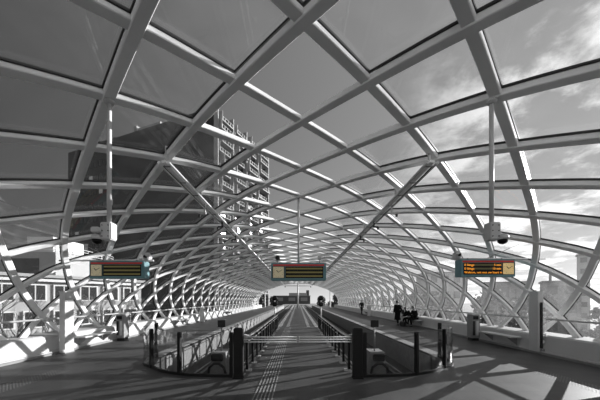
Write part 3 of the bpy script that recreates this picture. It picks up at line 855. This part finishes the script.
# trees
def bare_tree(label, loc, h, seed, m='bark', levels=5, spread=.5):
    rnd = random.Random(seed)
    t = thing('bare_tree', label, 'tree', loc, group=None)
    tk = MB(); br = MB()
    def grow(b, p, d, ln, r, lv):
        q = p + d*ln*.5 + V((rnd.uniform(-.06, .06), rnd.uniform(-.06, .06), 0))*ln
        e = p + d*ln
        b.tube([p, q, e], [r, r*.8, r*.62], 6 if lv > 2 else 4, cap=False)
        if lv == 0: return
        for _ in range(3 if lv > 1 else 4):
            a = V((rnd.uniform(-1, 1), rnd.uniform(-1, 1), rnd.uniform(-.2, .7)))
            nd = (d + a*spread*1.3).normalized()
            grow(br, p.lerp(e, rnd.uniform(.55, 1)), nd, ln*rnd.uniform(.58, .8), r*.58, lv-1)
    grow(tk, V((0, 0, 0)), V((0, 0, 1)), h*.36, h*.018, levels)
    tk.build('trunk', M['bark'], t); br.build('branches', M['twig'], t)
    return t
def leafy_tree(label, loc, h, rx, seed, m='leaf', n=900, name='leafy_tree'):
    rnd = random.Random(seed)
    t = thing(name, label, 'tree', loc)
    MB().tube([(0, 0, 0), (.05, 0, h*.3), (0, .05, h*.65)], [h*.03, h*.022, h*.01], 8).build('trunk', M['bark'], t)
    b = MB(); cs = []
    for i in range(9):
        a = rnd.uniform(0, 6.28); q = rnd.uniform(.1, .6)
        cs.append((V((math.cos(a)*rx*q, math.sin(a)*rx*q, h*rnd.uniform(.42, .82))), rnd.uniform(.35, .55)))
    for i in range(n):
        c, s = cs[i % 9]; dv = V((rnd.gauss(0, 1), rnd.gauss(0, 1), rnd.gauss(0, 1))).normalized()*rnd.uniform(.5, 1)
        p = c + V((dv.x*rx*s, dv.y*rx*s, dv.z*h*.30*s)); sz = h*.035
        a = V((rnd.gauss(0, 1), rnd.gauss(0, 1), rnd.gauss(0, 1))).normalized(); e = a.orthogonal().normalized(); f = a.cross(e)
        b.add([p-e*sz, p-f*sz*.6+a*sz*.15, p+e*sz, p+f*sz*.6+a*sz*.15], [(0, 1, 2, 3)])
    b.build('foliage', M[m], t)
    return t
bt = [((-15.2, 15.5, -6.3), 9.4, 3, 'bare twiggy tree at the left edge outside the glazing'), ((-17.8, 20.5, -6.3), 8.9, 5, 'bare tree behind the left white post, against the offices'),
      ((-21.5, 33.0, -6.3), 10.8, 8, 'bare tree in front of the white offices past the left board'), ((-13.5, 12.2, -6.3), 8.3, 12, 'lowest bare shrub-like tree just outside the near left plinth')]
for l, h, s, lb in bt: bare_tree(lb, l, h, s)
lt = [((22, 34, -6.3), 10.2, 3.6, 'bushy tree outside right glazing just above the near bench'), ((20, 42, -6.3), 10.5, 4, 'bushy tree outside right glazing above the litter bin'),
      ((21, 52, -6.3), 11.0, 4.2, 'bushy tree outside right glazing, middle of the row'), ((24, 62, -6.3), 11.5, 4.6, 'bushy tree outside right glazing, behind the seated pair'),
      ((30, 36, -6.3), 10.0, 4.2, 'bushy tree outside right glazing behind the tall white post'), ((29, 27, -6.3), 9.2, 3.6, 'bushy tree outside right glazing nearest the right edge')]
for i, (l, h, rx, lb) in enumerate(lt): leafy_tree(lb, l, h, rx, 40+i, 'twig', 1100)
for i, (l, h, rx, lb) in enumerate([((-12.5, 100, -6.3), 11, 3.0, 'round dark tree beyond the left platform end, outer one'), ((-8.9, 110, -6.3), 11, 2.4, 'round dark tree beyond the left platform end, nearer the tracks'),
                                    ((13.5, 108, -6.3), 11.0, 3.0, 'round dark tree beyond the right platform end'), ((9.5, 120, -6.3), 10.5, 2.4, 'small dark tree beyond the right platform end, nearer the tracks')]):
    leafy_tree(lb, l, h, rx, 60+i, 'leaf', 800)
for i in range(8):
    x = -30 - i*9 if i < 4 else 30+(i-4)*10
    leafy_tree('dark tree on the horizon %s of the line, %s' % ('left' if i < 4 else 'right', ['nearest the tracks', 'second from the tracks', 'third from the tracks', 'farthest out'][i % 4]), (x, 150+i*3, -6.3), 12, 5, 80+i, 'leaf', 500)

GROUPS = {'rail': 'steel rails of the two tracks', 'bare_tree': 'bare trees outside the left glazing', 'departure_board': 'departure boards hung over the platforms',
          'camera_pole': 'hanging camera poles', 'buffer_stop': 'buffer stops at the track ends', 'glass_barrier': 'glass barriers round the track ends', 'gate_post': 'gate posts',
          'swing_gate': 'leaves of the platform gate', 'platform_railing': 'railings of the centre platform', 'track_signal': 'signal posts', 'handrail': 'handrails along the glazing',
          'overhead_conductor_rail': 'overhead conductor rails', 'service_post': 'tall white posts', 'ticket_cabinet': 'pale cabinets by the plinths', 'line_mast': 'line masts beyond the roof',
          'person': 'people on the right platform'}
for o in list(C.objects):
    k = o.name.split('.')[0]
    if o.parent is None and k in GROUPS and 'group' not in o: o['group'] = GROUPS[k]
    if o.parent is None and k == 'leafy_tree': o['group'] = 'trees outside right glazing' if 'right glazing' in o['label'] else 'trees beyond the platform ends' if 'platform end' in o['label'] else 'trees on the horizon'
# ------------------------------------------------------------------ light
AZ, EL = math.radians(32), math.radians(13.2)      # sun ahead to the right, low
sd = V((math.cos(EL)*math.cos(AZ), math.cos(EL)*math.sin(AZ), math.sin(EL)))
sun = bpy.data.lights.new('sun', 'SUN'); sun.energy = 11.5; sun.angle = math.radians(.25)
so = bpy.data.objects.new('sun', sun); C.objects.link(so)
so.rotation_euler = (-sd).to_track_quat('-Z', 'Y').to_euler()

w = bpy.data.worlds.new('sky'); S.world = w; w.use_nodes = True
N, L = w.node_tree.nodes, w.node_tree.links
bg = N['Background']
def mth(op, a, b=None, c=None, clamp=False):
    n = N.new('ShaderNodeMath'); n.operation = op; n.use_clamp = clamp
    for i, q in enumerate((a, b, c)):
        if q is None: continue
        if isinstance(q, (int, float)): n.inputs[i].default_value = q
        else: L.new(q, n.inputs[i])
    return n.outputs[0]
tc = N.new('ShaderNodeTexCoord'); sp = N.new('ShaderNodeSeparateXYZ'); L.new(tc.outputs['Generated'], sp.inputs[0])
X, Y, Z = sp.outputs
zc = mth('MAXIMUM', Z, 0.0)
az = mth('MULTIPLY_ADD', X, .5, .5, clamp=True)             # 0 west .. 1 east
base = mth('MULTIPLY_ADD', mth('POWER', az, 1.4), .42, .048)
hz = mth('EXPONENT', mth('MULTIPLY', zc, -6.5))
base = mth('ADD', base, mth('MULTIPLY', hz, mth('MULTIPLY_ADD', az, .95, .02)))
bk = mth('MULTIPLY_ADD', Y, -1.0, -.05, clamp=True)
base = mth('ADD', base, mth('MULTIPLY', bk, .42))
# clouds: noise on a flat layer overhead
den = mth('ADD', zc, .12)
cv = N.new('ShaderNodeCombineXYZ'); L.new(mth('DIVIDE', X, den), cv.inputs[0]); L.new(mth('DIVIDE', Y, den), cv.inputs[1])
no = N.new('ShaderNodeTexNoise'); no.inputs['Scale'].default_value = 1.9; no.inputs['Detail'].default_value = 10; no.inputs['Roughness'].default_value = .60; no.inputs['Distortion'].default_value = .15
L.new(cv.outputs[0], no.inputs['Vector'])
mr = N.new('ShaderNodeMapRange'); mr.inputs['From Min'].default_value = .46; mr.inputs['From Max'].default_value = .62; mr.interpolation_type = 'SMOOTHSTEP'
L.new(no.outputs['Fac'], mr.inputs['Value'])
me_ = N.new('ShaderNodeMapRange'); me_.inputs['From Min'].default_value = .22; me_.inputs['From Max'].default_value = .55; me_.interpolation_type = 'SMOOTHSTEP'
L.new(X, me_.inputs['Value'])
cl = mth('MULTIPLY', mr.outputs[0], me_.outputs[0])
tot = mth('ADD', base, mth('MULTIPLY', cl, .85))
cc = N.new('ShaderNodeCombineXYZ')
for i in range(3): L.new(tot, cc.inputs[i])
L.new(cc.outputs[0], bg.inputs['Color']); bg.inputs['Strength'].default_value = 1.0

S.view_settings.view_transform = 'Standard'; S.view_settings.look = 'None'
S.view_settings.exposure = 0.0; S.view_settings.gamma = 1.0; S.view_settings.use_curve_mapping = False
S.cycles.max_bounces = 8; S.cycles.transparent_max_bounces = 24
